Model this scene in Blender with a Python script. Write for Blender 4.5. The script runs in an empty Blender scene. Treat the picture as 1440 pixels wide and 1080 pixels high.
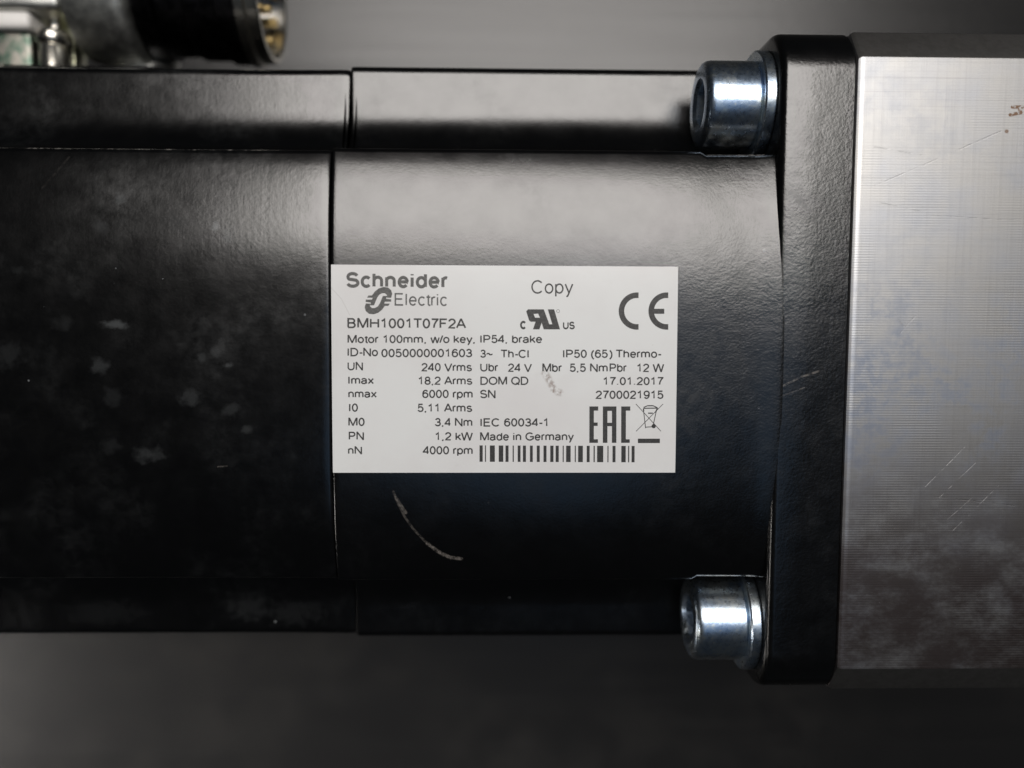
import bpy, bmesh, math, random
from mathutils import Vector, Matrix, Euler
from mathutils.geometry import tessellate_polygon

# ------------------------------------------------------------------ camera, world, light, exposure
scene = bpy.context.scene
MM = 0.001
FPX = 1150.0                                   # focal length in pixels of the 1440 px wide photograph
CAM = Vector((-2.55, 6.853, 119.66))           # millimetres above the motor's top face
ROT = Euler((math.radians(-4.2635), math.radians(-1.1469), math.radians(0.265)), 'XYZ')
cd = bpy.data.cameras.new('camera')
cam = bpy.data.objects.new('camera', cd)
scene.collection.objects.link(cam)
cam.location = CAM * MM
cam.rotation_euler = ROT
cd.sensor_width = 36.0
cd.lens = FPX / 1440.0 * 36.0
cd.clip_start = 0.005
cd.clip_end = 20.0
cd.dof.use_dof = True
cd.dof.focus_distance = 0.1215
cd.dof.aperture_fstop = 8.2
scene.camera = cam

world = bpy.data.worlds.new('World')
scene.world = world
world.use_nodes = True
bg = world.node_tree.nodes['Background']
bg.inputs[0].default_value = (0.80, 0.90, 1.0, 1)
bg.inputs[1].default_value = 0.018

def area(name, loc, target, sx, sy, power, col, spread=180.0):
    d = bpy.data.lights.new(name, 'AREA')
    d.shape = 'RECTANGLE'; d.size = sx; d.size_y = sy; d.energy = power; d.color = col; d.spread = math.radians(spread)
    o = bpy.data.objects.new(name, d)
    scene.collection.objects.link(o)
    o.location = loc
    o.rotation_euler = (Vector(target) - Vector(loc)).to_track_quat('-Z', 'Y').to_euler()
    return o
area('ceiling_light', (0.055, 0.40, 0.915), (0.0, 0.0, 0.0), 0.76, 0.50, 10.8, (1.0, 0.955, 0.915))
area('ceiling_bounce', (0.12, -0.08, 1.0), (0.0, 0.0, 0.0), 0.62, 0.40, 0.32, (0.36, 0.62, 1.0))
area('left_fill', (-0.52, -0.24, 0.10), (-0.14, -0.14, -0.1), 0.14, 0.14, 0.22, (1.0, 0.95, 0.90), 30.0)  # added fill light for the table at lower left, no lamp seen there

scene.view_settings.view_transform = 'Standard'
scene.view_settings.look = 'None'
scene.view_settings.exposure = 0.0
scene.view_settings.gamma = 1.0

# ------------------------------------------------------------------ helpers
COL = scene.collection
RM = ROT.to_matrix()
def unproject(px, py, z):
    """photo pixel -> point (mm) on the plane at height z"""
    d = RM @ Vector((px - 720.0, 540.0 - py, -FPX))
    t = (z - CAM.z) / d.z
    return CAM + d * t

def link_mesh(name, me, mat, parent=None, smooth=35):
    me.materials.append(mat)
    if smooth:
        for p in me.polygons: p.use_smooth = True
        me.set_sharp_from_angle(angle=math.radians(smooth))
    o = bpy.data.objects.new(name, me)
    COL.objects.link(o)
    if parent: o.parent = parent
    return o

def from_bm(name, bm, mat, parent=None, smooth=35):
    bmesh.ops.scale(bm, vec=(MM, MM, MM), verts=bm.verts)
    bmesh.ops.recalc_face_normals(bm, faces=bm.faces)
    me = bpy.data.meshes.new(name)
    bm.to_mesh(me); bm.free()
    return link_mesh(name, me, mat, parent, smooth)

def fillet(poly, segs=6):
    """poly: list of (y, z, r) -> rounded outline with a fixed point count"""
    out = []
    n = len(poly)
    for i in range(n):
        y, z, r = poly[i]
        if r <= 0: out.append((y, z)); continue
        p = Vector((y, z)); a = Vector(poly[i - 1][:2]) - p; b = Vector(poly[(i + 1) % n][:2]) - p
        a.normalize(); b.normalize()
        ang = a.angle(b)
        d = r / math.tan(ang / 2)
        s = p + a * d; e = p + b * d
        c = p + (a + b).normalized() * (r / math.sin(ang / 2))
        vs = s - c; ve = e - c
        t0 = math.atan2(vs.y, vs.x); t1 = math.atan2(ve.y, ve.x)
        dt = (t1 - t0 + math.pi) % (2 * math.pi) - math.pi
        for k in range(segs + 1):
            t = t0 + dt * k / segs
            out.append((c.x + r * math.cos(t), c.y + r * math.sin(t)))
    return out

def loft(name, stations, mat, parent, smooth=35):
    """stations: (x, outline in y, z)"""
    bm = bmesh.new(); rings = []
    for x, pts in stations:
        rings.append([bm.verts.new((x, y, z)) for y, z in pts])
    n = len(rings[0])
    for r0, r1 in zip(rings, rings[1:]):
        for i in range(n):
            bm.faces.new((r0[i], r0[(i + 1) % n], r1[(i + 1) % n], r1[i]))
    for r in (rings[0], rings[-1]):
        bm.faces.new(r)
    bmesh.ops.triangulate(bm, faces=[f for f in bm.faces if len(f.verts) > 4])
    return from_bm(name, bm, mat, parent, smooth)

def lathe(bm, prof, origin, axis, seg=64, up=Vector((0, 0, 1))):
    """prof: (s along axis, radius); closed with end caps where radius is 0"""
    ax = Vector(axis).normalized()
    u = up.cross(ax)
    if u.length < 1e-4: u = Vector((1, 0, 0)).cross(ax)
    u.normalize(); v = ax.cross(u)
    o = Vector(origin); rings = []
    for s, r in prof:
        if r < 1e-6: rings.append([bm.verts.new(o + ax * s)])
        else: rings.append([bm.verts.new(o + ax * s + (u * math.cos(2*math.pi*k/seg) + v * math.sin(2*math.pi*k/seg)) * r) for k in range(seg)])
    for a, b in zip(rings, rings[1:]):
        for k in range(seg):
            k2 = (k + 1) % seg
            if len(a) == 1 and len(b) == 1: continue
            if len(a) == 1: bm.faces.new((a[0], b[k2], b[k]))
            elif len(b) == 1: bm.faces.new((a[k], a[k2], b[0]))
            else: bm.faces.new((a[k], a[k2], b[k2], b[k]))

def rbox(bm, lo, hi, bev=0.5, seg=3):
    lo, hi = Vector(lo), Vector(hi)
    m = Matrix.Translation((lo + hi) / 2) @ Matrix.Diagonal((*(hi - lo), 1.0))
    r = bmesh.ops.create_cube(bm, size=1.0, matrix=m)
    if bev > 0:
        es = list({e for v in r['verts'] for e in v.link_edges})
        bmesh.ops.bevel(bm, geom=es, offset=bev, segments=seg, profile=0.5, affect='EDGES')

# ------------------------------------------------------------------ node helper
class Nodes:
    def __init__(self, name):
        self.mat = bpy.data.materials.new(name)
        self.mat.use_nodes = True
        self.t = self.mat.node_tree
        self.b = self.t.nodes['Principled BSDF']
        tc = self.new('ShaderNodeTexCoord')
        vm = self.new('ShaderNodeVectorMath', operation='SCALE')
        self.t.links.new(tc.outputs['Object'], vm.inputs[0]); vm.inputs['Scale'].default_value = 1000.0
        self.p = vm.outputs[0]                       # position in millimetres
        sp = self.new('ShaderNodeSeparateXYZ'); self.t.links.new(self.p, sp.inputs[0])
        self.x, self.y, self.z = sp.outputs
    def new(self, kind, **kw):
        n = self.t.nodes.new(kind)
        for k, v in kw.items(): setattr(n, k, v)
        return n
    def put(self, sock, v):
        if hasattr(v, 'is_output') or isinstance(v, bpy.types.NodeSocket): self.t.links.new(v, sock)
        else: sock.default_value = v
    def m(self, op, a, b=0.0, c=0.0, clamp=False):
        n = self.new('ShaderNodeMath', operation=op, use_clamp=clamp)
        self.put(n.inputs[0], a); self.put(n.inputs[1], b); self.put(n.inputs[2], c)
        return n.outputs[0]
    def scale(self, vec):
        n = self.new('ShaderNodeVectorMath', operation='MULTIPLY')
        self.t.links.new(self.p, n.inputs[0]); n.inputs[1].default_value = vec
        return n.outputs[0]
    def noise(self, scale, detail=3.0, rough=0.55, vec=None, dist=0.0):
        n = self.new('ShaderNodeTexNoise')
        self.t.links.new(vec if vec is not None else self.p, n.inputs['Vector'])
        n.inputs['Scale'].default_value = scale; n.inputs['Detail'].default_value = detail
        n.inputs['Roughness'].default_value = rough; n.inputs['Distortion'].default_value = dist
        return n.outputs['Fac']
    def voro(self, scale, vec=None):
        n = self.new('ShaderNodeTexVoronoi')
        self.t.links.new(vec if vec is not None else self.p, n.inputs['Vector'])
        n.inputs['Scale'].default_value = scale
        return n.outputs['Distance'], n.outputs['Color']
    def ramp(self, v, lo, hi, a=0.0, b=1.0, smooth=True):
        n = self.new('ShaderNodeMapRange'); n.interpolation_type = 'SMOOTHSTEP' if smooth else 'LINEAR'
        self.put(n.inputs['Value'], v)
        n.inputs['From Min'].default_value = lo; n.inputs['From Max'].default_value = hi
        n.inputs['To Min'].default_value = a; n.inputs['To Max'].default_value = b
        return n.outputs[0]
    def mix(self, f, a, b):
        n = self.new('ShaderNodeMix'); n.data_type = 'RGBA'
        self.put(n.inputs[0], f)
        for s, v in ((n.inputs[6], a), (n.inputs[7], b)):
            if isinstance(v, (tuple, list)): s.default_value = (*v, 1.0)
            else: self.t.links.new(v, s)
        return n.outputs[2]
    def bump(self, h, dist, strength=1.0, normal=None):
        n = self.new('ShaderNodeBump')
        self.t.links.new(h, n.inputs['Height']); n.inputs['Distance'].default_value = dist * MM
        n.inputs['Strength'].default_value = strength
        if normal is not None: self.t.links.new(normal, n.inputs['Normal'])
        return n.outputs[0]
    def seg(self, a, b, w, soft=0.6):
        """1 on the line a-b (mm, in x and y), 0 beyond width w"""
        ax, ay = a; dx, dy = b[0] - ax, b[1] - ay; L2 = dx * dx + dy * dy
        px = self.m('SUBTRACT', self.x, ax); py = self.m('SUBTRACT', self.y, ay)
        t = self.m('MULTIPLY', self.m('MULTIPLY_ADD', px, dx, self.m('MULTIPLY', py, dy)), 1.0 / L2, clamp=True)
        ex = self.m('MULTIPLY_ADD', t, -dx, px); ey = self.m('MULTIPLY_ADD', t, -dy, py)
        d = self.m('SQRT', self.m('MULTIPLY_ADD', ex, ex, self.m('MULTIPLY', ey, ey)))
        return self.ramp(d, w * (1 - soft), w, 1.0, 0.0)
    def segs(self, lines, w, soft=0.6):
        acc = None
        for a, b in lines:
            s = self.seg(a, b, w, soft)
            acc = s if acc is None else self.m('MAXIMUM', acc, s)
        return acc
    def spot(self, c, rx, ry, jag=0.5, scale=1.2, soft=0.55):
        dx = self.m('MULTIPLY', self.m('SUBTRACT', self.x, c[0]), 1 / rx)
        dy = self.m('MULTIPLY', self.m('SUBTRACT', self.y, c[1]), 1 / ry)
        d = self.m('SQRT', self.m('MULTIPLY_ADD', dx, dx, self.m('MULTIPLY', dy, dy)))
        d = self.m('MULTIPLY_ADD', self.m('SUBTRACT', self.noise(scale, 4), 0.5), jag * 2, d)
        return self.ramp(d, soft, 1.0, 1.0, 0.0)
    def out(self, **kw):
        for k, v in kw.items():
            s = self.b.inputs[k.replace('_', ' ')]
            if isinstance(v, tuple): v = (*v, 1.0) if len(v) == 3 else v
            self.put(s, v)
        return self.mat

def ground(px, py, z=0.0):
    p = unproject(px, py, z); return (p.x, p.y)

def mat_paint(name, peel_scale, peel, rough, dust, specks, spots=(), scratches=(), wear=None, streak=0.0):
    n = Nodes(name)
    fine = n.noise(peel_scale, 3, 0.6)
    coarse = n.noise(peel_scale * 0.22, 3, 0.5)
    h = n.m('MULTIPLY_ADD', coarse, 1.1, fine)
    if isinstance(peel, tuple):                 # the casting skin gets coarser towards the flange
        h = n.m('MULTIPLY', n.m('SUBTRACT', h, 1.3), n.ramp(n.x, 12.0, 38.0, peel[0] / peel[1], 1.0)); peel = peel[1]
    nb = n.bump(h, peel)
    if streak:
        st = n.noise(1.0, 3, 0.6, n.scale((1.1, 0.10, 0.3)))
        nb = n.bump(st, streak, 1.0, nb)
    haze = n.m('MULTIPLY', n.ramp(n.noise(0.055, 5, 0.62), 0.45, 0.75), n.ramp(n.noise(0.6, 4, 0.6), 0.25, 0.75))
    f = n.m('MULTIPLY', haze, dust)
    for c, rx, ry, a in spots:
        f = n.m('MAXIMUM', f, n.m('MULTIPLY', n.spot(c, rx * 1.2, ry * 1.2, .8, .8, .15), a * .50))
    d, c = n.voro(0.30)
    sc = n.new('ShaderNodeSeparateColor'); n.t.links.new(c, sc.inputs[0])
    size = n.m('MULTIPLY', n.ramp(sc.outputs[0], 1.0 - specks, 1.0), 0.065)
    sm = n.m('LESS_THAN', d, size)
    sm = n.m('MULTIPLY', sm, sc.outputs[1])
    f = n.m('MAXIMUM', f, n.m('MULTIPLY', sm, 0.75))
    col = n.mix(f, (0.0009, 0.0009, 0.0010), (0.29, 0.31, 0.32))
    r = n.m('MULTIPLY_ADD', n.noise(0.25, 5, 0.6), 0.14, rough - 0.07)
    r = n.m('MULTIPLY_ADD', haze, 0.10, r)
    met = 0.0
    for lines, w, a in scratches:
        s = n.m('MULTIPLY', n.segs(lines, w), n.ramp(n.noise(1.1, 6, 0.8), 0.40, 0.60, 0.08, 1.0))
        col = n.mix(n.m('MULTIPLY', s, a), col, (0.34, 0.31, 0.28))
    if wear is not None:
        s = n.m('MULTIPLY', wear(n), n.ramp(n.noise(0.5, 5, 0.75), 0.47, 0.70, 0.0, 0.5))
        col = n.mix(s, col, (0.45, 0.43, 0.40))
    return n.out(Base_Color=col, Roughness=r, IOR=1.63, Normal=nb)

def band(n, v, c, w):
    return n.ramp(n.m('ABSOLUTE', n.m('SUBTRACT', v, c)), w * 0.4, w, 1.0, 0.0)
def between(n, v, a, b):
    return n.m('MULTIPLY', n.m('GREATER_THAN', v, a), n.m('LESS_THAN', v, b))

# ------------------------------------------------------------------ materials
def curve_lines(pts):
    g = [ground(*p) for p in pts]
    return list(zip(g, g[1:]))

mk = lambda px, py, rx, ry, a: (ground(px, py, -0.5), rx, ry, a)
rear_spots = [mk(166, 278, .9, 1.1, .22), mk(140, 318, 1.2, 1.6, .10), mk(163, 457, 2.0, .8, .30), mk(140, 514, 1.6, 1.3, .13),
              mk(303, 318, .7, 1.0, .55), mk(319, 333, 1.0, 1.2, .22), mk(270, 560, 2.0, 1.3, .12), mk(210, 640, 2.4, 1.3, .13),
              mk(325, 577, 1.6, 1.2, .10), mk(160, 558, 1.8, 1.6, .05), mk(10, 500, 2.6, 2.2, .06), mk(305, 494, 1.0, .9, .14),
              mk(322, 514, .9, .5, .25), mk(285, 502, .8, 1.0, .12), mk(90, 455, 1.6, 1.2, .05), mk(350, 604, 1.2, .7, .12),
              mk(157, 627, 1.6, 1.3, .05), mk(250, 310, 2.4, 1.6, .05), mk(28, 380, 1.6, .8, .05)]
rear_strip_spots = [((-45.0, -42.0), 4.5, 3.0, .06), ((-37.0, -43.0), 6.5, 2.6, .04), ((-70.0, -43.0), 8.0, 2.5, .03)]
M_REAR = mat_paint('paint_rear_housing', 1.5, 0.011, 0.20, 0.030, 0.55, rear_spots + rear_strip_spots,
    scratches=[(curve_lines([(85, 216), (70, 238), (52, 262)]), .2, .035), (curve_lines([(305, 657), (318, 656)]), .14, .3)],
    wear=lambda n: n.m('MULTIPLY', band(n, n.y, 32.05, 0.28), n.m('LESS_THAN', n.x, -36.0)), streak=0.006)
M_FRONT = mat_paint('paint_front_housing', 2.9, (0.009, 0.024), 0.22, 0.004, 0.16, [],
    scratches=[(curve_lines([(553, 692), (559, 708), (568, 727), (580, 745), (596, 763), (610, 776), (622, 785)]), .24, .15),
               (curve_lines([(600, 767), (615, 779), (632, 788), (648, 790)]), .36, .32),
               (curve_lines([(556, 700), (570, 722)]), .32, .22)],
    wear=lambda n: n.m('MULTIPLY', band(n, n.m('ABSOLUTE', n.y), 32.0, 0.42), between(n, n.x, 28.6, 37.2)))
M_FLANGE = mat_paint('paint_flange', 2.4, 0.025, 0.22, 0.0, 0.20, [],
    scratches=[(curve_lines([(1095, 545), (1125, 530), (1150, 522)]), .2, .35), (curve_lines([(1100, 556), (1130, 545)]), .15, .25)])

def mat_zinc():
    n = Nodes('blue_zinc')
    v = n.noise(0.22, 4, 0.6); w = n.noise(1.6, 4, 0.6)
    col = n.mix(n.ramp(v, .38, .62), (.62, .68, .71), (.38, .48, .62))
    col = n.mix(n.ramp(w, .55, .75), col, (.60, .62, .58))
    nb = n.bump(n.noise(2.5, 4, .6), .012)
    return n.out(Base_Color=col, Metallic=1.0, Roughness=n.m('MULTIPLY_ADD', w, .20, .19), Normal=nb)
M_ZINC = mat_zinc()

def mat_alu():
    n = Nodes('milled_aluminium')
    jit = n.noise(0.5, 2, .5, n.scale((0.05, 0.5, 1)))
    ph = n.m('MULTIPLY_ADD', jit, 2.2, n.m('MULTIPLY', n.y, 2 * math.pi / 0.38))
    groove = n.m('MULTIPLY', n.m('SINE', ph), n.ramp(n.noise(0.07, 3, .5), .40, .62, .15, 1.0))
    lines = n.noise(1.0, 4, .7, n.scale((0.03, 5.0, 1.0)))
    cross = n.noise(1.0, 4, .7, n.scale((2.4, 0.035, 1.0)))
    blot = n.noise(0.11, 6, .62)
    grime_sheen = n.m('MULTIPLY', n.ramp(n.noise(0.06, 5, .6, dist=.6), .42, .62), n.ramp(n.noise(0.45, 5, .65), .36, .62))
    grime_sheen = n.m('MULTIPLY', grime_sheen, n.ramp(n.m('ABSOLUTE', n.m('ADD', n.y, 3.0)), 8.0, 20.0, 1.0, .25))  # blotchy grime, banded to paint in a bluish reflection across the middle
    stain_shade = n.m('MULTIPLY', n.ramp(n.noise(0.17, 11, .70, n.scale((0.75, 1.25, 1))), .14, .60), n.ramp(n.y, -2, -36, 0.0, 1.0))  # brown stains; the ramp also paints in the light falling off downwards
    col = n.mix(n.ramp(blot, .30, .85), (.40, .395, .386), (.355, .366, .392))
    col = n.mix(n.m('MULTIPLY', n.ramp(cross, .50, .70), .16), col, (.22, .22, .217))
    col = n.mix(n.m('MULTIPLY', n.ramp(lines, .50, .70), .26), col, (.215, .213, .21))
    col = n.mix(n.m('MULTIPLY', grime_sheen, .55), col, (.15, .19, .27))
    col = n.mix(n.m('MULTIPLY', stain_shade, .88), col, (.066, .046, .042))
    # fine grey scratches, a rust mark
    G = lambda *p: [(ground(*a), ground(*b)) for a, b in p]
    dark = n.segs(G(((1228, 262), (1312, 226)), ((1312, 226), (1404, 186)), ((1228, 208), (1296, 220)), ((1300, 303), (1440, 312)),
                    ((1225, 284), (1300, 300)), ((1312, 697), (1440, 712))), .11)
    light = n.segs(G(((1298, 683), (1355, 626)), ((1318, 698), (1368, 650)), ((1330, 728), (1362, 700)), ((1337, 744), (1400, 682)), ((1262, 470), (1290, 438)), ((1255, 440), (1275, 470))), .11)
    brk = n.ramp(n.noise(.5, 4, .7), .42, .60)
    dark = n.m('MULTIPLY', dark, brk); light = n.m('MULTIPLY', light, brk)
    col = n.mix(n.m('MULTIPLY', dark, .18), col, (.11, .107, .10))
    col = n.mix(n.m('MULTIPLY', light, .15), col, (.45, .44, .43))
    rust = n.segs(G(((1417, 163), (1432, 160)), ((1432, 160), (1428, 152)), ((1420, 152), (1434, 152))), .30, .4)
    rust = n.m('MULTIPLY', rust, n.ramp(n.noise(2.2, 3), .35, .5))
    rust = n.m('MAXIMUM', rust, n.m('MULTIPLY', n.spot(ground(1412, 186), .35, .35, .3), .8))
    col = n.mix(rust, col, (.16, .09, .05))
    pit_d, pit_c = n.voro(0.33)
    pit = n.m('LESS_THAN', pit_d, .03)
    col = n.mix(n.m('MULTIPLY', pit, .5), col, (.3, .29, .28))
    r = n.m('MULTIPLY_ADD', blot, .06, .395)
    r = n.m('MULTIPLY_ADD', grime_sheen, .10, r)
    r = n.m('MULTIPLY_ADD', light, .15, r)
    nb = n.bump(groove, .003)
    nb = n.bump(n.m('ADD', lines, n.m('MULTIPLY', cross, .8)), .007, 1.0, nb)
    nb = n.bump(n.m('SUBTRACT', 1.0, n.m('MAXIMUM', dark, light)), .008, 1.0, nb)
    return n.out(Base_Color=col, Metallic=n.m('SUBTRACT', 1.0, n.m('MULTIPLY', rust, .9)), Roughness=r, Normal=nb)
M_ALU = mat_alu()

def mat_table():
    n = Nodes('dark_grey_table')
    sm = n.noise(0.020, 6, .6)
    sm2 = n.noise(0.09, 5, .65)
    streak = n.noise(1.0, 4, .6, n.scale((0.015, 0.7, 1)))
    f = n.m('MULTIPLY', n.ramp(sm, .38, .66), n.ramp(sm2, .30, .70))
    col = n.mix(f, (.0085, .0085, .0088), (.016, .0155, .015))
    col = n.mix(n.m('MULTIPLY', n.ramp(streak, .5, .75), .35), col, (.016, .0157, .0153))
    r = n.m('MULTIPLY_ADD', streak, .10, .25)
    return n.out(Base_Color=col, Roughness=r, IOR=1.5, Normal=n.bump(n.m('ADD', streak, n.noise(.8, 3)), .03))
M_TABLE = mat_table()

def mat_label():
    n = Nodes('label_foil')
    a = n.noise(0.045, 4, .55); b = n.noise(0.4, 5, .6)
    col = n.mix(n.ramp(a, .40, .66), (.655, .665, .66), (.62, .615, .612))
    col = n.mix(n.m('MULTIPLY', n.ramp(b, .55, .8), .12), col, (.48, .47, .45))
    L = lambda pts: curve_lines(pts)
    sm = n.m('MULTIPLY', n.segs(L([(766, 524), (774, 538), (780, 550), (787, 552)]), .75, .9), n.ramp(n.noise(1.6, 5, .75), .40, .60))
    col = n.mix(n.m('MULTIPLY', sm, .8), col, (.20, .14, .11))
    hair = n.segs(L([(466, 405), (480, 420), (492, 443)]), .09)
    col = n.mix(n.m('MULTIPLY', hair, .35), col, (.4, .39, .38))
    d, c = n.voro(0.28)
    sc = n.new('ShaderNodeSeparateColor'); n.t.links.new(c, sc.inputs[0])
    sp = n.m('LESS_THAN', d, n.m('MULTIPLY', n.ramp(sc.outputs[0], .55, 1.0), .035))
    col = n.mix(n.m('MULTIPLY', sp, .6), col, (.25, .22, .19))
    return n.out(Base_Color=col, Roughness=.34, IOR=1.5, Normal=n.bump(n.noise(.22, 3), .02))
M_LABEL = mat_label()

def mat_ink(name, v, fade):
    n = Nodes(name)
    g = n.ramp(n.noise(3.2, 3, .6), .35, .75)
    col = n.mix(n.m('MULTIPLY', g, fade), (v, v, v * .96), (.45, .44, .42))
    return n.out(Base_Color=col, Roughness=.5)
M_INK = mat_ink('print_black', .012, .09)
M_INKG = mat_ink('print_grey', .055, .15)
M_INKB = mat_ink('print_dense', .012, .05)

def mat_metal(name, c1, c2, rough, scale=.35, bumpd=.02, metallic=1.0):
    n = Nodes(name)
    v = n.noise(scale, 5, .65)
    col = n.mix(n.ramp(v, .38, .62), c1, c2)
    return n.out(Base_Color=col, Metallic=metallic, Roughness=n.m('MULTIPLY_ADD', v, .2, rough - .1), Normal=n.bump(n.noise(2.0, 4, .7), bumpd))
M_CAST = mat_metal('cast_grey_metal', (.40, .405, .385), (.55, .555, .52), .42, .5, .06)
M_BARREL = mat_metal('black_chrome', (.025, .025, .027), (.05, .048, .05), .28, .3, .01)
M_STEEL = mat_metal('turned_steel', (.72, .69, .62), (.58, .56, .50), .22, .3, .01)
M_PASS = mat_metal('green_passivated_metal', (.07, .11, .085), (.24, .225, .20), .35, .55, .05)
M_YELLOW = mat_metal('yellow_passivated_metal', (.46, .47, .30), (.60, .60, .48), .3, .3, .02)
M_GOLD = mat_metal('gold_contact', (.55, .42, .20), (.46, .34, .15), .40, .3, .005)
M_PLASTIC = mat_metal('white_plastic', (.78, .76, .73), (.72, .70, .67), .45, .2, .01, 0.0)
M_INSERT = mat_metal('brown_insert', (.05, .035, .02), (.09, .065, .035), .45, .3, .02, 0.0)

# ------------------------------------------------------------------ table
TZ = -100.6
bm = bmesh.new()
rbox(bm, (-700, -600, TZ - 12), (700, 600, TZ), 2.0, 3)
table = from_bm('table', bm, M_TABLE)
table['kind'] = 'structure'

# ------------------------------------------------------------------ the motor
motor = bpy.data.objects.new('servo_motor', None)
motor.empty_display_size = 0.02
COL.objects.link(motor)
motor.location = (0, 0, TZ * MM)
motor['label'] = 'black servo motor with white rating label, bolted to a bare aluminium adapter block'
motor['category'] = 'motor'
INV = Matrix.Translation((0, 0, -TZ * MM))
_link = link_mesh
def link_mesh(name, me, mat, parent=None, smooth=35):
    o = _link(name, me, mat, parent, smooth)
    if parent is motor:                       # mesh data stays in the frame of the motor's top face
        o.location = (0, 0, -TZ * MM)
    return o

DROP = 2.55
AX = -50.0                                     # motor axis height
def crown(y, a=32.3):
    return -DROP * (min(abs(y), a) / a) ** 4

def housing(a, h, b, n, d=0.0, re=1.1, drop=DROP):
    """outline of the housing: crowned top and bottom, notched corners"""
    a += d * .4; h += d; b += d; n += d * .6
    poly = []
    def side(s):
        ys = [a] + [a * (1 - 2 * k / 24) for k in range(1, 24)] + [-a]
        pts = []
        for i, y in enumerate(ys):
            z = h - drop * (abs(y) / a) ** 4
            pts.append((y, z, re if i in (0, 24) else 0))
        return [(y * s, z * s, r) for y, z, r in pts]
    poly += [(b, -n, 1.4), (b, n, 1.4), (a, n, 9.5)]
    poly += side(1)
    poly += [(-a, n, 9.5), (-b + 1.4, n, 1.4), (-b + 1.4, -n, 1.4), (-a, -n, 9.5)]
    poly += side(-1)
    poly += [(a, -n, 9.5)]
    return [(y, z + AX) for y, z in fillet(poly)]

SEAM = -26.45
F = dict(a=32.4, h=50.0, b=49.0, n=31.6)
Rr = dict(a=32.1, h=49.72, b=48.45, n=31.3)
def fs(x, d=0.0, **kw):
    p = dict(F); p.update(kw); return (x, housing(d=d, **p))
def rs(x, d=0.0, **kw):
    p = dict(Rr); p.update(kw); return (x, housing(d=d, **p))
front = loft('front_housing', [fs(SEAM, -.45), fs(SEAM + .06, -.14), fs(SEAM + .22, -.03), fs(SEAM + .5, 0), fs(SEAM + .95, 0), fs(SEAM + 1.6, 0), fs(-10), fs(10), fs(27.6), fs(28.4, a=32.0, re=1.4), fs(33.5, a=32.0, re=1.4),
              fs(36.0, .03, a=32.0, re=1.4), fs(37.2, .12, a=32.0, re=1.4), fs(38.2, .24, a=32.0, re=1.4), fs(39.2, .31, a=32.0, re=1.4), fs(39.75, .31, a=32.0, re=1.4), fs(40.3, .24, a=32.0, re=1.4)], M_FRONT, motor)
rear = loft('rear_housing', [rs(-150), rs(-149.5, 0.05), rs(-60), rs(-42.0), rs(-36.0, .03), rs(-32.0, .07), rs(-29.5, .10), rs(-28.0, .11), rs(SEAM - .7, .10), rs(SEAM - .3, .04), rs(SEAM - .15, -.08), rs(SEAM - .09, -.4)], M_REAR, motor)
# gasket that fills the seam
loft('seam_gasket', [rs(SEAM - .9, -.9), rs(SEAM + .9, -.9)], mat_metal('seam_rubber', (.012, .012, .012), (.02, .02, .02), .6, 1, .01, 0.0), motor)

# flange
def flange_out(half, r):
    return [(y, z + AX) for y, z in fillet([(half, -half, r), (half, half, r), (-half, half, r), (-half, -half, r)], 14)]
FX0, FX1 = 38.45, 49.25
st = [(FX0, flange_out(49.1, 6.2))]
for k in range(1, 6):
    t = math.pi / 2 * k / 5
    st.append((FX0 + 1.2 * (1 - math.cos(t)), flange_out(49.1 + 1.2 * math.sin(t), 6.2 + 1.2 * math.sin(t))))
st += [(44.0, flange_out(50.3, 7.4)), (FX1 - .9, flange_out(50.3, 7.4)), (FX1 - .3, flange_out(50.3, 7.4)), (FX1, flange_out(50.0, 7.1))]
flange = loft('mounting_flange', st, M_FLANGE, motor, 28)

# aluminium adapter block
def block_out(half, ch, r):
    w = half - 1.0; cz = ch * .70
    return [(y, z + AX) for y, z in fillet([(w, -half + cz, r), (w, half - cz, r), (w - ch, half, r), (-w + ch, half, r),
                                            (-w, half - cz, r), (-w, -half + cz, r), (-w + ch, -half, r), (w - ch, -half, r)], 4)]
BH = 50.6
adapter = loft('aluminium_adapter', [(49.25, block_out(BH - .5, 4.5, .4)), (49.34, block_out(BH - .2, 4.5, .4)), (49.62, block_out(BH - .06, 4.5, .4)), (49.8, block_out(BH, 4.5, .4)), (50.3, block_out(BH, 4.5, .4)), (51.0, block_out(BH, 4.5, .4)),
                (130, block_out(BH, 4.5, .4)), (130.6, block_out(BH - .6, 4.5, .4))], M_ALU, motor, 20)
EDGE = mat_metal('sawn_aluminium', (.15, .146, .142), (.11, .108, .104), .55, .5, .03)
adapter.data.materials.append(EDGE)
for p in adapter.data.polygons:
    if abs(p.normal.y) > .3 and abs(p.normal.z) > .3: p.material_index = 1
adapter['label'] = 'bare milled aluminium adapter block with scratches and stains'

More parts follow.
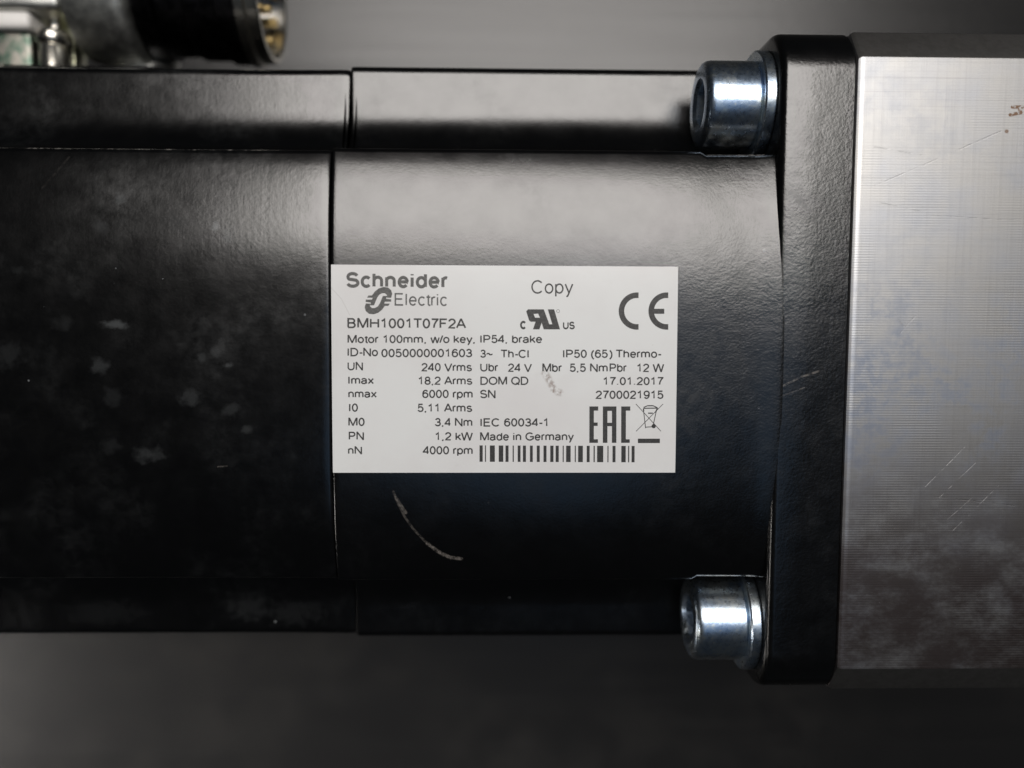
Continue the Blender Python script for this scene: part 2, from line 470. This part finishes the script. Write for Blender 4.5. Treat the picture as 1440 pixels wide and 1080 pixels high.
# bolts: socket head screws with washers
def bolt(y):
    zc = -9.35
    seat = FX0
    wt = 1.7
    bm = bmesh.new()
    top = seat - wt - 8.0
    o = Vector((top, y, zc)); ax = Vector((1, 0, 0))
    R, seg = 6.5, 72
    hexa = []
    # front face: chamfered ring down into a hexagonal socket
    prof = [(8.0, R - .25), (7.75, R), (1.3, R), (.75, R - .10), (.35, R - .34), (.10, R - .75), (0, R - 1.25), (0.0, 3.95)]
    def hexr(t, af):
        a = (t + math.pi / 6) % (math.pi / 3) - math.pi / 6
        return af / math.cos(a)
    rings = []
    phase = 0.35 if y > 0 else 0.12
    def ring(s, f):
        return [bm.verts.new(o + ax * s + Vector((0, math.cos(2*math.pi*k/seg), math.sin(2*math.pi*k/seg))) * f(2*math.pi*k/seg + phase)) for k in range(seg)]
    for s, r in prof: rings.append(ring(s, lambda t, r=r: r))
    rings.append(ring(.55, lambda t: hexr(t, 3.15)))
    rings.append(ring(4.4, lambda t: hexr(t, 3.1)))
    for a, b in zip(rings, rings[1:]):
        for k in range(seg): bm.faces.new((a[k], a[(k+1) % seg], b[(k+1) % seg], b[k]))
    c = bm.verts.new(o + ax * 5.6)
    for k in range(seg): bm.faces.new((rings[-1][k], rings[-1][(k+1) % seg], c))
    c2 = bm.verts.new(o + ax * 8.0)
    for k in range(seg): bm.faces.new((rings[0][(k+1) % seg], rings[0][k], c2))
    b = from_bm('bolt', bm, M_ZINC, motor, 32)
    bm = bmesh.new()
    lathe(bm, [(0, 4.3), (0, 7.75), (.22, 8.0), (wt - .22, 8.0), (wt, 7.8), (wt, 4.3), (0, 4.3)], (seat - wt, y, zc), (1, 0, 0), 72)
    w = from_bm('washer', bm, M_ZINC, b, 32)
    return b
bolt(40.65)
bolt(-40.65)

# ------------------------------------------------------------------ rating label
LC = [unproject(466, 372.2, -.25), unproject(953, 375.2, -.25), unproject(949, 664.2, -.25), unproject(468.6, 664.4, -.25)]
def lab(px, py):
    """label pixel -> (x, y) on the motor's top face, straight across the label"""
    t = (py - 374.0) / 290.3
    xl = 466.6 + 2.2 * t; xr = 952.6 - 3.6 * t
    s = (px - xl) / (xr - xl)
    top = LC[0].lerp(LC[1], s); bot = LC[3].lerp(LC[2], s)
    yt = 372.2 + 3.0 * s
    tt = (py - yt) / (664.3 - yt)
    p = top.lerp(bot, tt)
    return p.x, p.y
def face_z(y): return crown(y)
bm = bmesh.new()
NX, NY = 2, 60
grid = {}
for lvl, dz in ((0, .015), (1, .10)):
    for i in range(NX + 1):
        for j in range(NY + 1):
            s, t = i / NX, j / NY
            top = LC[0].lerp(LC[1], s); bot = LC[3].lerp(LC[2], s); p = top.lerp(bot, t)
            grid[lvl, i, j] = bm.verts.new((p.x, p.y, face_z(p.y) + dz))
for i in range(NX):
    for j in range(NY):
        bm.faces.new([grid[1, i, j], grid[1, i, j+1], grid[1, i+1, j+1], grid[1, i+1, j]])
        bm.faces.new([grid[0, i, j], grid[0, i+1, j], grid[0, i+1, j+1], grid[0, i, j+1]])
for j in range(NY):
    for i in (0, NX): bm.faces.new([grid[0, i, j], grid[0, i, j+1], grid[1, i, j+1], grid[1, i, j]])
for i in range(NX):
    for j in (0, NY): bm.faces.new([grid[0, i, j], grid[0, i+1, j], grid[1, i+1, j], grid[1, i, j]])
label = from_bm('rating_label', bm, M_LABEL, motor, 30)
label['label'] = 'white rectangular rating label printed with black text and a barcode'

INKZ = .116
def print_mesh(name, verts2, tris, mat):
    """flat print: pixel vertices laid onto the label"""
    me = bpy.data.meshes.new(name)
    me.from_pydata([(*lab(px, py), 0.0) for px, py in verts2], [], tris)
    bmx = bmesh.new(); bmx.from_mesh(me)
    ys = [v.co.y for v in bmx.verts]
    y = math.floor(min(ys)) + .5
    while y < max(ys):                       # cut into narrow bands so that the print follows the curved face
        bmesh.ops.bisect_plane(bmx, geom=bmx.verts[:] + bmx.edges[:] + bmx.faces[:], plane_co=(0, y, 0), plane_no=(0, 1, 0))
        y += 1.0
    for v in bmx.verts: v.co = Vector((v.co.x, v.co.y, face_z(v.co.y) + INKZ)) * MM
    for f in bmx.faces:
        f.normal_update()
        if f.normal.z < 0: f.normal_flip()
    bmx.to_mesh(me); bmx.free()
    return link_mesh(name, me, mat, label, 0)

# lettering: a plain grotesque drawn as strokes (cap height 1, x height .73)
def _arc(cx, cy, rx, ry, a0, a1, n=14):
    return [(cx + rx * math.cos(math.radians(a0 + (a1 - a0) * k / n)), cy + ry * math.sin(math.radians(a0 + (a1 - a0) * k / n))) for k in range(n + 1)]
X = .73
def _bowl(cx, cy, rx, ry): return _arc(cx, cy, rx, ry, 0, 360, 26)
ZERO = [_arc(.33, .5, .27, .5, 0, 360, 28)]
GLYPHS = {
 '0': (.777, ZERO),
 '1': (.777, [[(.10, .76), (.22, .82), (.32, .91), (.385, 1.0), (.385, 0)]]),
 '2': (.777, [_arc(.33, .715, .27, .285, 175, -28, 16) + [(.42, .42), (.16, .17), (.05, 0), (.62, 0)]]),
 '3': (.777, [_arc(.32, .745, .235, .255, 165, -85, 14) + [(.25, .52)], [(.25, .52)] + _arc(.32, .265, .28, .265, 85, -168, 16)]),
 '4': (.777, [[(.64, .26), (.02, .26), (.02, .29), (.46, .98), (.49, .98), (.49, 0)]]),
 '5': (.777, [[(.57, 1.0), (.15, 1.0), (.085, .50)] + _arc(.32, .325, .28, .325, 138, -160, 18)]),
 '6': (.777, [_arc(.33, .32, .275, .32, 0, 360, 24), _arc(.36, .5, .305, .5, 180, 100, 10) + _arc(.345, .72, .23, .28, 95, 22, 8)]),
 '7': (.777, [[(.05, 1.0), (.62, 1.0), (.62, .97), (.44, .70), (.31, .38), (.25, 0)]]),
 '8': (.777, [_arc(.33, .755, .23, .245, 0, 360, 22), _arc(.33, .26, .275, .26, 0, 360, 24)]),
 '9': (.777, [_arc(.33, .68, .275, .32, 0, 360, 24), _arc(.30, .5, .305, .5, 0, -80, 10) + _arc(.315, .28, .23, .28, -85, -158, 8)]),
 'A': (.93, [[(.0, 0), (.375, 1.0), (.425, 1.0), (.80, 0)], [(.15, .33), (.65, .33)]]),
 'B': (.93, [[(.08, 0), (.08, 1.0), (.44, 1.0)] + _arc(.44, .76, .22, .24, 90, -90, 12) + [(.08, .52)], [(.44, .52)] + _arc(.46, .26, .25, .26, 90, -90, 12) + [(.08, 0)]]),
 'C': (1.01, [_arc(.46, .5, .42, .5, 42, 318, 28)]),
 'D': (1.01, [[(.08, 0), (.08, 1.0), (.40, 1.0)] + _arc(.40, .5, .42, .5, 90, -90, 20) + [(.08, 0)]]),
 'E': (.93, [[(.75, 0), (.09, 0), (.09, 1.0), (.72, 1.0)], [(.09, .53), (.67, .53)]]),
 'F': (.853, [[(.09, 0), (.09, 1.0), (.70, 1.0)], [(.09, .53), (.60, .53)]]),
 'G': (1.087, [_arc(.49, .5, .44, .5, 45, 325, 28) + [(.90, .21), (.90, .47), (.52, .47)]]),
 'H': (1.01, [[(.09, 0), (.09, 1.0)], [(.80, 0), (.80, 1.0)], [(.09, .53), (.80, .53)]]),
 'I': (.388, [[(.13, 0), (.13, 1.0)]]),
 'M': (1.163, [[(.08, 0), (.08, 1.0), (.14, 1.0), (.50, .04), (.54, .04), (.90, 1.0), (.96, 1.0), (.96, 0)]]),
 'N': (1.01, [[(.08, 0), (.08, 1.0), (.12, 1.0), (.77, 0), (.81, 0), (.81, 1.0)]]),
 'O': (1.087, [_arc(.48, .5, .44, .5, 0, 360, 30)]),
 'P': (.93, [[(.09, 0), (.09, 1.0), (.46, 1.0)] + _arc(.46, .73, .27, .27, 90, -90, 12) + [(.09, .46)]]),
 'Q': (1.087, [_arc(.48, .5, .44, .5, 0, 360, 30), [(.58, .22), (.92, -.06)]]),
 'S': (.93, [_arc(.41, .74, .31, .26, 20, 225, 16) + _arc(.42, .265, .34, .265, 55, -165, 18)]),
 'T': (.853, [[(.0, 1.0), (.74, 1.0)], [(.37, 1.0), (.37, 0)]]),
 'U': (1.01, [[(.09, 1.0), (.09, .40)] + _arc(.445, .36, .355, .36, 180, 360, 16) + [(.80, 1.0)]]),
 'V': (.93, [[(.0, 1.0), (.375, 0), (.425, 0), (.80, 1.0)]]),
 'W': (1.318, [[(.0, 1.0), (.26, 0), (.30, 0), (.57, 1.0), (.62, 1.0), (.89, 0), (.93, 0), (1.19, 1.0)]]),
 'a': (.777, [_arc(.31, .50, .25, .23, 165, 0, 12) + [(.56, .15), (.60, 0)], [(.56, .42)] + _arc(.29, .20, .25, .20, 80, 300, 14) + [(.52, .15), (.56, .26)]]),
 'b': (.777, [[(.07, 1.0), (.07, 0)], _bowl(.34, X / 2, .27, X / 2)]),
 'c': (.698, [_arc(.32, X / 2, .27, X / 2, 42, 318, 22)]),
 'd': (.777, [[(.59, 1.0), (.59, 0)], _bowl(.32, X / 2, .27, X / 2)]),
 'e': (.777, [[(.06, .38), (.60, .38)] + _arc(.33, X / 2, .27, X / 2, 2, 322, 26)]),
 'h': (.777, [[(.07, 0), (.07, 1.0)], [(.07, .42)] + _arc(.32, .46, .25, .27, 180, 0, 14) + [(.57, 0)]]),
 'i': (.31, [[(.08, 0), (.08, X)], [(.08, .90), (.08, 1.0)]]),
 'k': (.698, [[(.07, 0), (.07, 1.0)], [(.55, X), (.07, .27)], [(.24, .44), (.58, 0)]]),
 'l': (.31, [[(.08, 0), (.08, 1.0)]]),
 'm': (1.163, [[(.07, 0), (.07, X)], [(.07, .44)] + _arc(.29, .50, .22, .23, 180, 0, 12) + [(.51, 0)], [(.51, .44)] + _arc(.73, .50, .22, .23, 180, 0, 12) + [(.95, 0)]]),
 'n': (.777, [[(.07, 0), (.07, X)], [(.07, .42)] + _arc(.32, .46, .25, .27, 180, 0, 14) + [(.57, 0)]]),
 'o': (.777, [_bowl(.33, X / 2, .28, X / 2)]),
 'p': (.777, [[(.07, X), (.07, -.28)], _bowl(.34, X / 2, .27, X / 2)]),
 'r': (.465, [[(.07, 0), (.07, X)], [(.07, .45)] + _arc(.27, .48, .20, .25, 180, 65, 9)]),
 's': (.698, [_arc(.30, .545, .225, .185, 20, 230, 14) + _arc(.31, .19, .245, .19, 60, -165, 14)]),
 't': (.388, [[(.16, .92), (.16, .16)] + _arc(.27, .12, .11, .12, 180, 275, 6) + [(.34, .01)], [(.0, X), (.33, X)]]),
 'w': (1.01, [[(.0, X), (.205, 0), (.245, 0), (.44, X), (.48, X), (.68, 0), (.72, 0), (.92, X)]]),
 'x': (.698, [[(.03, 0), (.59, X)], [(.03, X), (.59, 0)]]),
 'y': (.698, [[(.02, X), (.30, 0)], [(.58, X), (.30, 0), (.22, -.20)] + _arc(.13, -.17, .09, .11, -20, -110, 5)]),
 ',': (.388, [[(.12, .06), (.12, -.04), (.07, -.16)]]),
 '.': (.388, [[(.12, 0), (.12, .11)]]),
 '-': (.465, [[(.04, .37), (.37, .37)]]),
 '~': (.816, [_arc(.20, .40, .16, .13, 190, 30, 8) + _arc(.50, .47, .18, .13, 215, 370, 8)]),
 '/': (.388, [[(.0, -.02), (.30, 1.02)]]),
 '(': (.465, [_arc(.50, .36, .42, .68, 115, 245, 14)]),
 ')': (.465, [_arc(-.06, .36, .42, .68, 65, -65, 14)]),
 ' ': (.388, []),
}
def ribbon(pts, w):
    """a stroke of constant width with mitred joints"""
    P2 = [Vector(p) for i, p in enumerate(pts) if i == 0 or (Vector(p) - Vector(pts[i - 1])).length > 1e-4]
    closed = (P2[0] - P2[-1]).length < 1e-4 and len(P2) > 3
    if closed: P2 = P2[:-1]
    n = len(P2); L, Rr_ = [], []
    for i in range(n):
        if closed or 0 < i < n - 1:
            d0 = (P2[i] - P2[i - 1]).normalized(); d1 = (P2[(i + 1) % n] - P2[i]).normalized()
        else:
            d0 = d1 = ((P2[1] - P2[0]) if i == 0 else (P2[-1] - P2[-2])).normalized()
        n0 = Vector((-d0.y, d0.x)); n1 = Vector((-d1.y, d1.x))
        m = n0 + n1
        m = n1 if m.length < .2 else m.normalized()
        k = min(1.0 / max(m.dot(n1), .35), 1.6)
        L.append(P2[i] + m * w * k / 2); Rr_.append(P2[i] - m * w * k / 2)
    vs = [tuple(p) for p in L] + [tuple(p) for p in Rr_]
    fs_ = [(i, (i + 1) % n, n + (i + 1) % n, n + i) for i in range(n if closed else n - 1)]
    return vs, fs_
def text(s, x0, x1, base, cap, w=.105, mat=None, slope=0.0, track=0.0):
    pen = 0.0; V, Fc = [], []
    for ch in s:
        adv, paths = GLYPHS[ch]
        for pth in paths:
            # keep the ink inside the cap height
            vs, fs_ = ribbon([(x, w / 2 + y * (1 - w)) for x, y in pth], w)
            off = len(V)
            V += [(x + pen, y) for x, y in vs]; Fc += [tuple(off + i for i in f) for f in fs_]
        pen += adv + track
    lo = min(v[0] for v in V); hi = max(v[0] for v in V)
    k = (x1 - x0) / (hi - lo)
    out = [(x0 + (x - lo) * k, base - y * cap + slope * (x - lo) / (hi - lo)) for x, y in V]
    print_mesh('lettering', out, Fc, mat or M_INK)

text('Schneider', 488, 629, 404.3, 22, .205, M_INKG, 1.3, .06)
text('Electric', 555, 628, 429.0, 17.6, .125, M_INKG, .8)
text('BMH1001T07F2A', 489.3, 654.8, 460.3, 14.2, .165, M_INK, .8)
text('Copy', 746, 805, 412.6, 19, .115, M_INK)
T = [('Motor 100mm, w/o key, IP54, brake', 489.5, 761.3, 481.3, 11.6), ('ID-No', 489.5, 532, 499.6, 12), ('0050000001603', 536.5, 663.3, 501.0, 12),
     ('3~', 674.5, 692, 501.6, 11.5), ('Th-Cl', 703.5, 742.5, 502.0, 11.8), ('IP50 (65) Thermo-', 790.5, 928.7, 502.0, 11.8),
     ('UN', 489.5, 511, 519.3, 12), ('240 Vrms', 592, 663, 520.8, 12), ('Ubr', 674.5, 699.5, 521.0, 12), ('24 V', 713, 747, 521.5, 12),
     ('Mbr', 761.5, 789, 521.6, 12), ('5,5 Nm', 800, 853.5, 521.6, 12), ('Pbr', 856, 880, 521.6, 12), ('12 W', 895, 933, 521.8, 12),
     ('Imax', 490.5, 526, 538.7, 11.5), ('18,2 Arms', 588.5, 663.5, 539.6, 11.8), ('DOM QD', 674.7, 742, 539.8, 11.8), ('17.01.2017', 847.5, 932, 540.2, 11.6),
     ('nmax', 490.5, 530, 557.8, 11.5), ('6000 rpm', 593.5, 664, 558.3, 12), ('SN', 674.5, 696, 558.5, 12), ('2700021915', 836, 932, 559.6, 12),
     ('I0', 491.5, 504, 577.6, 12), ('5,11 Arms', 587, 663.3, 578.0, 12),
     ('M0', 490.5, 513.3, 597.8, 12), ('3,4 Nm', 611, 663.5, 598.2, 12), ('IEC 60034-1', 674.7, 768.7, 598.6, 12),
     ('PN', 491, 512.2, 617.6, 12), ('1,2 kW', 612, 664.3, 618.3, 12), ('Made in Germany', 674.3, 806, 618.6, 12),
     ('nN', 490, 509.5, 637.8, 11.5), ('4000 rpm', 594, 664, 638.2, 12)]
for s, x0, x1, b, c in T:
    text(s, x0, x1, b, c, .168)

def merged(name, polys, mat):
    """polys: list of loops lists [outer, hole, ...] in pixels"""
    V, Fc = [], []
    for loops in polys:
        off = len(V)
        flat = [p for l in loops for p in l]
        tr = tessellate_polygon([[Vector((x, y, 0)) for x, y in l] for l in loops])
        V += flat; Fc += [tuple(off + i for i in t) for t in tr]
    print_mesh(name, V, Fc, mat)
def rect(x0, y0, x1, y1): return [[(x0, y0), (x1, y0), (x1, y1), (x0, y1)]]
def stroke(a, b, w):
    d = Vector((b[0] - a[0], b[1] - a[1])); d.normalize(); n = Vector((-d.y, d.x)) * w / 2
    return [[(a[0] + n.x, a[1] + n.y), (b[0] + n.x, b[1] + n.y), (b[0] - n.x, b[1] - n.y), (a[0] - n.x, a[1] - n.y)]]
def z7(pts): return [(460 + x / 5.5385, 365 + y / 5.5385) for x, y in pts]
def z8(pts): return [(700 + x / 5.5385, 365 + y / 5.5385) for x, y in pts]
def z9(pts): return [(700 + x / 5.5385, 520 + y / 5.5385) for x, y in pts]

U = [(326, 276), (352, 276), (375, 245), (405, 222), (440, 211), (475, 215), (500, 236), (508, 264), (500, 294), (468, 294), (468, 274), (452, 259), (430, 259), (408, 271),
     (393, 292), (380, 322), (368, 352), (334, 352), (344, 330), (304, 326), (304, 308), (352, 308), (358, 294), (314, 293)]
cx, cy = 402, 316
merged('logo', [[z7(U)], [z7([(2 * cx - x, 2 * cy - y) for x, y in U])]], M_INKG)

ru = [(215, 398), (230, 383), (352, 383), (395, 498), (418, 498), (383, 383), (432, 383), (478, 537), (352, 537), (335, 485), (318, 537), (268, 537), (288, 478), (250, 478), (238, 468)]
hole = [(272, 418), (308, 416), (322, 447), (284, 447)]
ringp = lambda c, r, w, n=16: [[(c[0] + r * math.cos(2*math.pi*k/n), c[1] + r * math.sin(2*math.pi*k/n)) for k in range(n)],
                               [(c[0] + (r - w) * math.cos(2*math.pi*k/n), c[1] + (r - w) * math.sin(2*math.pi*k/n)) for k in range(n)]]
merged('recognition_mark', [[z8(ru), z8(hole)], ringp((783.6, 436.6), 2.4, .5)], M_INK)
text('c', 730.3, 738.2, 462, 15.3, .2)
text('US', 790.4, 807, 462.0, 10.8, .21)

def arc(c, r, w, xcut, n=26):
    a0 = math.acos(max(-1, min(1, (xcut - c[0]) / r)))
    a1 = math.acos(max(-1, min(1, (xcut - c[0]) / (r - w))))
    o = [(c[0] + r * math.cos(a0 + (2*math.pi - 2*a0) * k / n), c[1] + r * math.sin(a0 + (2*math.pi - 2*a0) * k / n)) for k in range(n + 1)]
    i = [(c[0] + (r - w) * math.cos(a1 + (2*math.pi - 2*a1) * k / n), c[1] + (r - w) * math.sin(a1 + (2*math.pi - 2*a1) * k / n)) for k in range(n + 1)]
    return [o + i[::-1]]
merged('conformity_mark', [arc((894.7, 436.6), 25.9, 7.7, 896.8), arc((936.6, 436.6), 25.9, 7.7, 938.6), rect(917, 433.4, 933, 440.4)], M_INK)

E_ = z9
def zr(x0, y0, x1, y1): return [E_([(x0, y0), (x1, y0), (x1, y1), (x0, y1)])]
merged('eac_mark', [
    [E_([(707, 277), (776, 277), (776, 310), (742, 310), (742, 403), (772, 403), (772, 430), (742, 430), (742, 535), (774, 535), (774, 563), (707, 563)])],
    zr(812, 277, 848, 563), zr(883, 277, 918, 563), zr(848, 277, 883, 312), zr(848, 405, 883, 432),
    [E_([(955, 277), (1026, 277), (1026, 310), (992, 310), (992, 535), (1022, 535), (1022, 563), (955, 563)])]], M_INKB)
def zs(a, b, w): return stroke(E_([a])[0], E_([b])[0], w)
bl = [zs((1070, 258), (1266, 472), .9), zs((1282, 258), (1072, 472), .9), zs((1128, 292), (1240, 290), 1.5), zs((1128, 296), (1146, 448), 1.1), zs((1232, 300), (1206, 420), 1.1),
      zs((1146, 440), (1200, 436), 1.2), zs((1130, 285), (1160, 272), 1.4), zs((1160, 272), (1205, 272), 1.6), zs((1205, 272), (1238, 288), 1.4),
      zs((1165, 330), (1202, 330), 1.7), zs((1238, 292), (1222, 326), 1.8), zs((1128, 296), (1132, 312), 1.8)]
c_ = E_([(1209, 432)])[0]
bl.append([[(c_[0] + 3.0 * math.cos(k * math.pi / 8), c_[1] + 3.0 * math.sin(k * math.pi / 8)) for k in range(16)]])
bl.append(zr(1086, 530, 1258, 565))
merged('bin_mark', bl, M_INKB)
bars = [(673.5, 678), (681.1, 682.6), (688, 695), (700.4, 706.8), (709.9, 714.2), (719.9, 721.6), (727, 731), (734.3, 738.6), (744.2, 748.2), (753.8, 758),
        (763.2, 767.5), (772.7, 777.3), (780.3, 784.7), (790.2, 791.7), (795, 801.4), (807.2, 808.7), (811.9, 818.6), (824, 828.2), (833.6, 835.4),
        (838.6, 847.3), (853.2, 854.7), (860.3, 864.6), (872.7, 879), (882.3, 883.9), (887.2, 891.5)]
merged('barcode', [rect(a, 625.2 + .004 * (a - 673), b, 648.6 + .004 * (a - 673)) for a, b in bars], M_INKB)

# ------------------------------------------------------------------ connectors on the motor's side
CZ = -50.0
def P(px, py, z=CZ): return unproject(px, py, z)
tip = P(383, -2); axisY = tip.y
x_tip = tip.x
# signal connector: angled cast housing, black barrel, shell with gold pins
bm = bmesh.new()
xe = P(122, 0).x; xm = P(212, 0).x
pr = [(xe - .5, 0), (xe - .5, 10.5), (xe + .6, 12.6), (xe + 3, 13.2), (xm - 2.5, 13.4), (xm - 1.0, 13.2), (xm, 12.2), (xm + .3, 9.5), (xm + .3, 0)]
lathe(bm, [(s - xe, r) for s, r in pr], (xe, axisY, CZ), (1, 0, 0), 56)
# neck that turns the housing down onto the motor's side
lathe(bm, [(0, 0), (0, 6.5), (axisY - 58, 6.5), (axisY - 56, 5), (axisY - 56, 0)], (xe + 9, 53.0, CZ - 6), (0, 1, 0), 48)
con = from_bm('signal_connector', bm, M_CAST, motor, 40)
con['label'] = 'angled round connector with a black barrel and gold contacts'
bm = bmesh.new()
x0 = xm + .2
Lb = x_tip - x0
lathe(bm, [(0, 0), (0, 11.6), (1, 12.0), (4.0, 12.0), (4.4, 11.2), (9.5, 11.2), (10, 11.9), (15.5, 11.9), (16.0, 12.6), (Lb - 3.6, 12.6), (Lb - 3.2, 12.0), (Lb - 3.0, 0)], (x0, axisY, CZ), (1, 0, 0), 64)
from_bm('barrel', bm, M_BARREL, con, 30)
bm = bmesh.new()
lathe(bm, [(Lb - 4.6, 12.0), (Lb - 4.2, 13.0), (Lb - 2.6, 13.0), (Lb - 2.2, 12.3), (Lb - .4, 12.3), (Lb, 12.0), (Lb, 11.2), (Lb - .4, 10.8), (Lb - 7, 10.8), (Lb - 7, 12.0), (Lb - 4.6, 12.0)], (x0, axisY, CZ), (1, 0, 0), 64)
from_bm('shell', bm, M_STEEL, con, 30)
bm = bmesh.new()
lathe(bm, [(Lb - 7, 0), (Lb - 7, 10.78), (Lb - 5.2, 10.78), (Lb - 5.2, 0)], (x0, axisY, CZ), (1, 0, 0), 48)
from_bm('insert', bm, M_INSERT, con, 30)
pin = None
for k in range(12):
    r = 8.2 if k < 9 else 3.6
    a = 2 * math.pi * (k / 9 if k < 9 else k / 3) + .3
    if pin is None:
        bm = bmesh.new()
        lathe(bm, [(0, 0), (0, .95), (3.6, .95), (4.2, .6), (4.3, 0)], (0, 0, 0), (1, 0, 0), 14)
        o = pin = from_bm('contact_pin', bm, M_GOLD, con, 40)
    else:
        o = pin.copy(); COL.objects.link(o); o.parent = con
    o.location = Vector((x0 + Lb - 5.3, axisY + r * math.cos(a), CZ + r * math.sin(a))) * MM
# base pads under both connectors, on the side of the motor
bm = bmesh.new()
rbox(bm, (xe - 9, 48.0, CZ - 15), (xm + 8, 53.6, CZ + 15), .8)
from_bm('connector_pad', bm, M_BARREL, motor)

# power connector: only its fixing end shows
z2 = -44.0
a = P(-60, 41, z2); b = P(46, 88, z2)
bm = bmesh.new()
rbox(bm, (a.x, 47.5, CZ - 14), (b.x, a.y, z2), .9)
plate = from_bm('power_connector', bm, M_PASS, motor)
plate['label'] = 'greenish metal foot of the second connector with white cap'
w0 = P(-50, 13, z2 + 2); w1 = P(41, 40, z2 + 2)
bm = bmesh.new(); rbox(bm, (w0.x, w1.y + .1, CZ - 8), (w1.x, w0.y, z2 + 2), 1.0)
from_bm('white_cap', bm, M_PLASTIC, plate)
c0 = P(67, 88, z2 + 2)
s = P(69, 38, z2 + 2)
bm = bmesh.new()
rr = (P(91, 70, z2).x - P(50, 70, z2).x) / 2
yt = s.y; yb = 48.0
lathe(bm, [(0, 0), (0, rr), (yt - yb - 3.0, rr), (yt - yb - 2.7, rr * .93), (yt - yb - 2.4, rr * 1.08), (yt - yb - 1.9, rr * 1.16), (yt - yb - .7, rr * 1.16), (yt - yb - .1, rr * 1.05), (yt - yb, rr * .8), (yt - yb, 0)],
      (c0.x, yb, z2 - rr + 2), (0, 1, 0), 48)
from_bm('collar_screw', bm, M_STEEL, plate, 35)
# light tube and yellow tab behind the screw
q0 = P(71, 40, z2 - 2); q1 = P(71, 26, z2 - 2)
bm = bmesh.new(); lathe(bm, [(0, 0), (0, 1.4), (q1.y - q0.y + 3, 1.4), (q1.y - q0.y + 3, 0)], (q0.x, q0.y - 2, z2 - 4), (0, 1, 0), 24)
from_bm('tube', bm, M_STEEL, plate)
q0 = P(80, 66, z2 - 2); q1 = P(97, 29, z2 - 2)
bm = bmesh.new(); rbox(bm, (q0.x, 48.0, z2 - 9), (q1.x, q1.y, z2 - 4), .5)
from_bm('earth_tab', bm, M_YELLOW, plate)
# upper housing with its rounded underside
q0 = P(-60, 14, z2 + 1); q1 = P(97, 14, z2 + 1)
bm = bmesh.new(); lathe(bm, [(0, 0), (0, 9), (1.5, 10.4), (q1.x - q0.x - 1, 10.6), (q1.x - q0.x + 2, 9.4), (q1.x - q0.x + 2.5, 0)], (q0.x, q0.y + 7.5, z2 - 10), (1, 0, 0), 48)
from_bm('cap_body', bm, M_YELLOW, plate, 40)
q0 = P(-60, 10, z2 + 3)
bm = bmesh.new(); rbox(bm, (q0.x, q0.y, z2 - 12), (q1.x - 1, q0.y + 14, z2 + 3), 1.2)
from_bm('housing_lid', bm, M_CAST, plate)
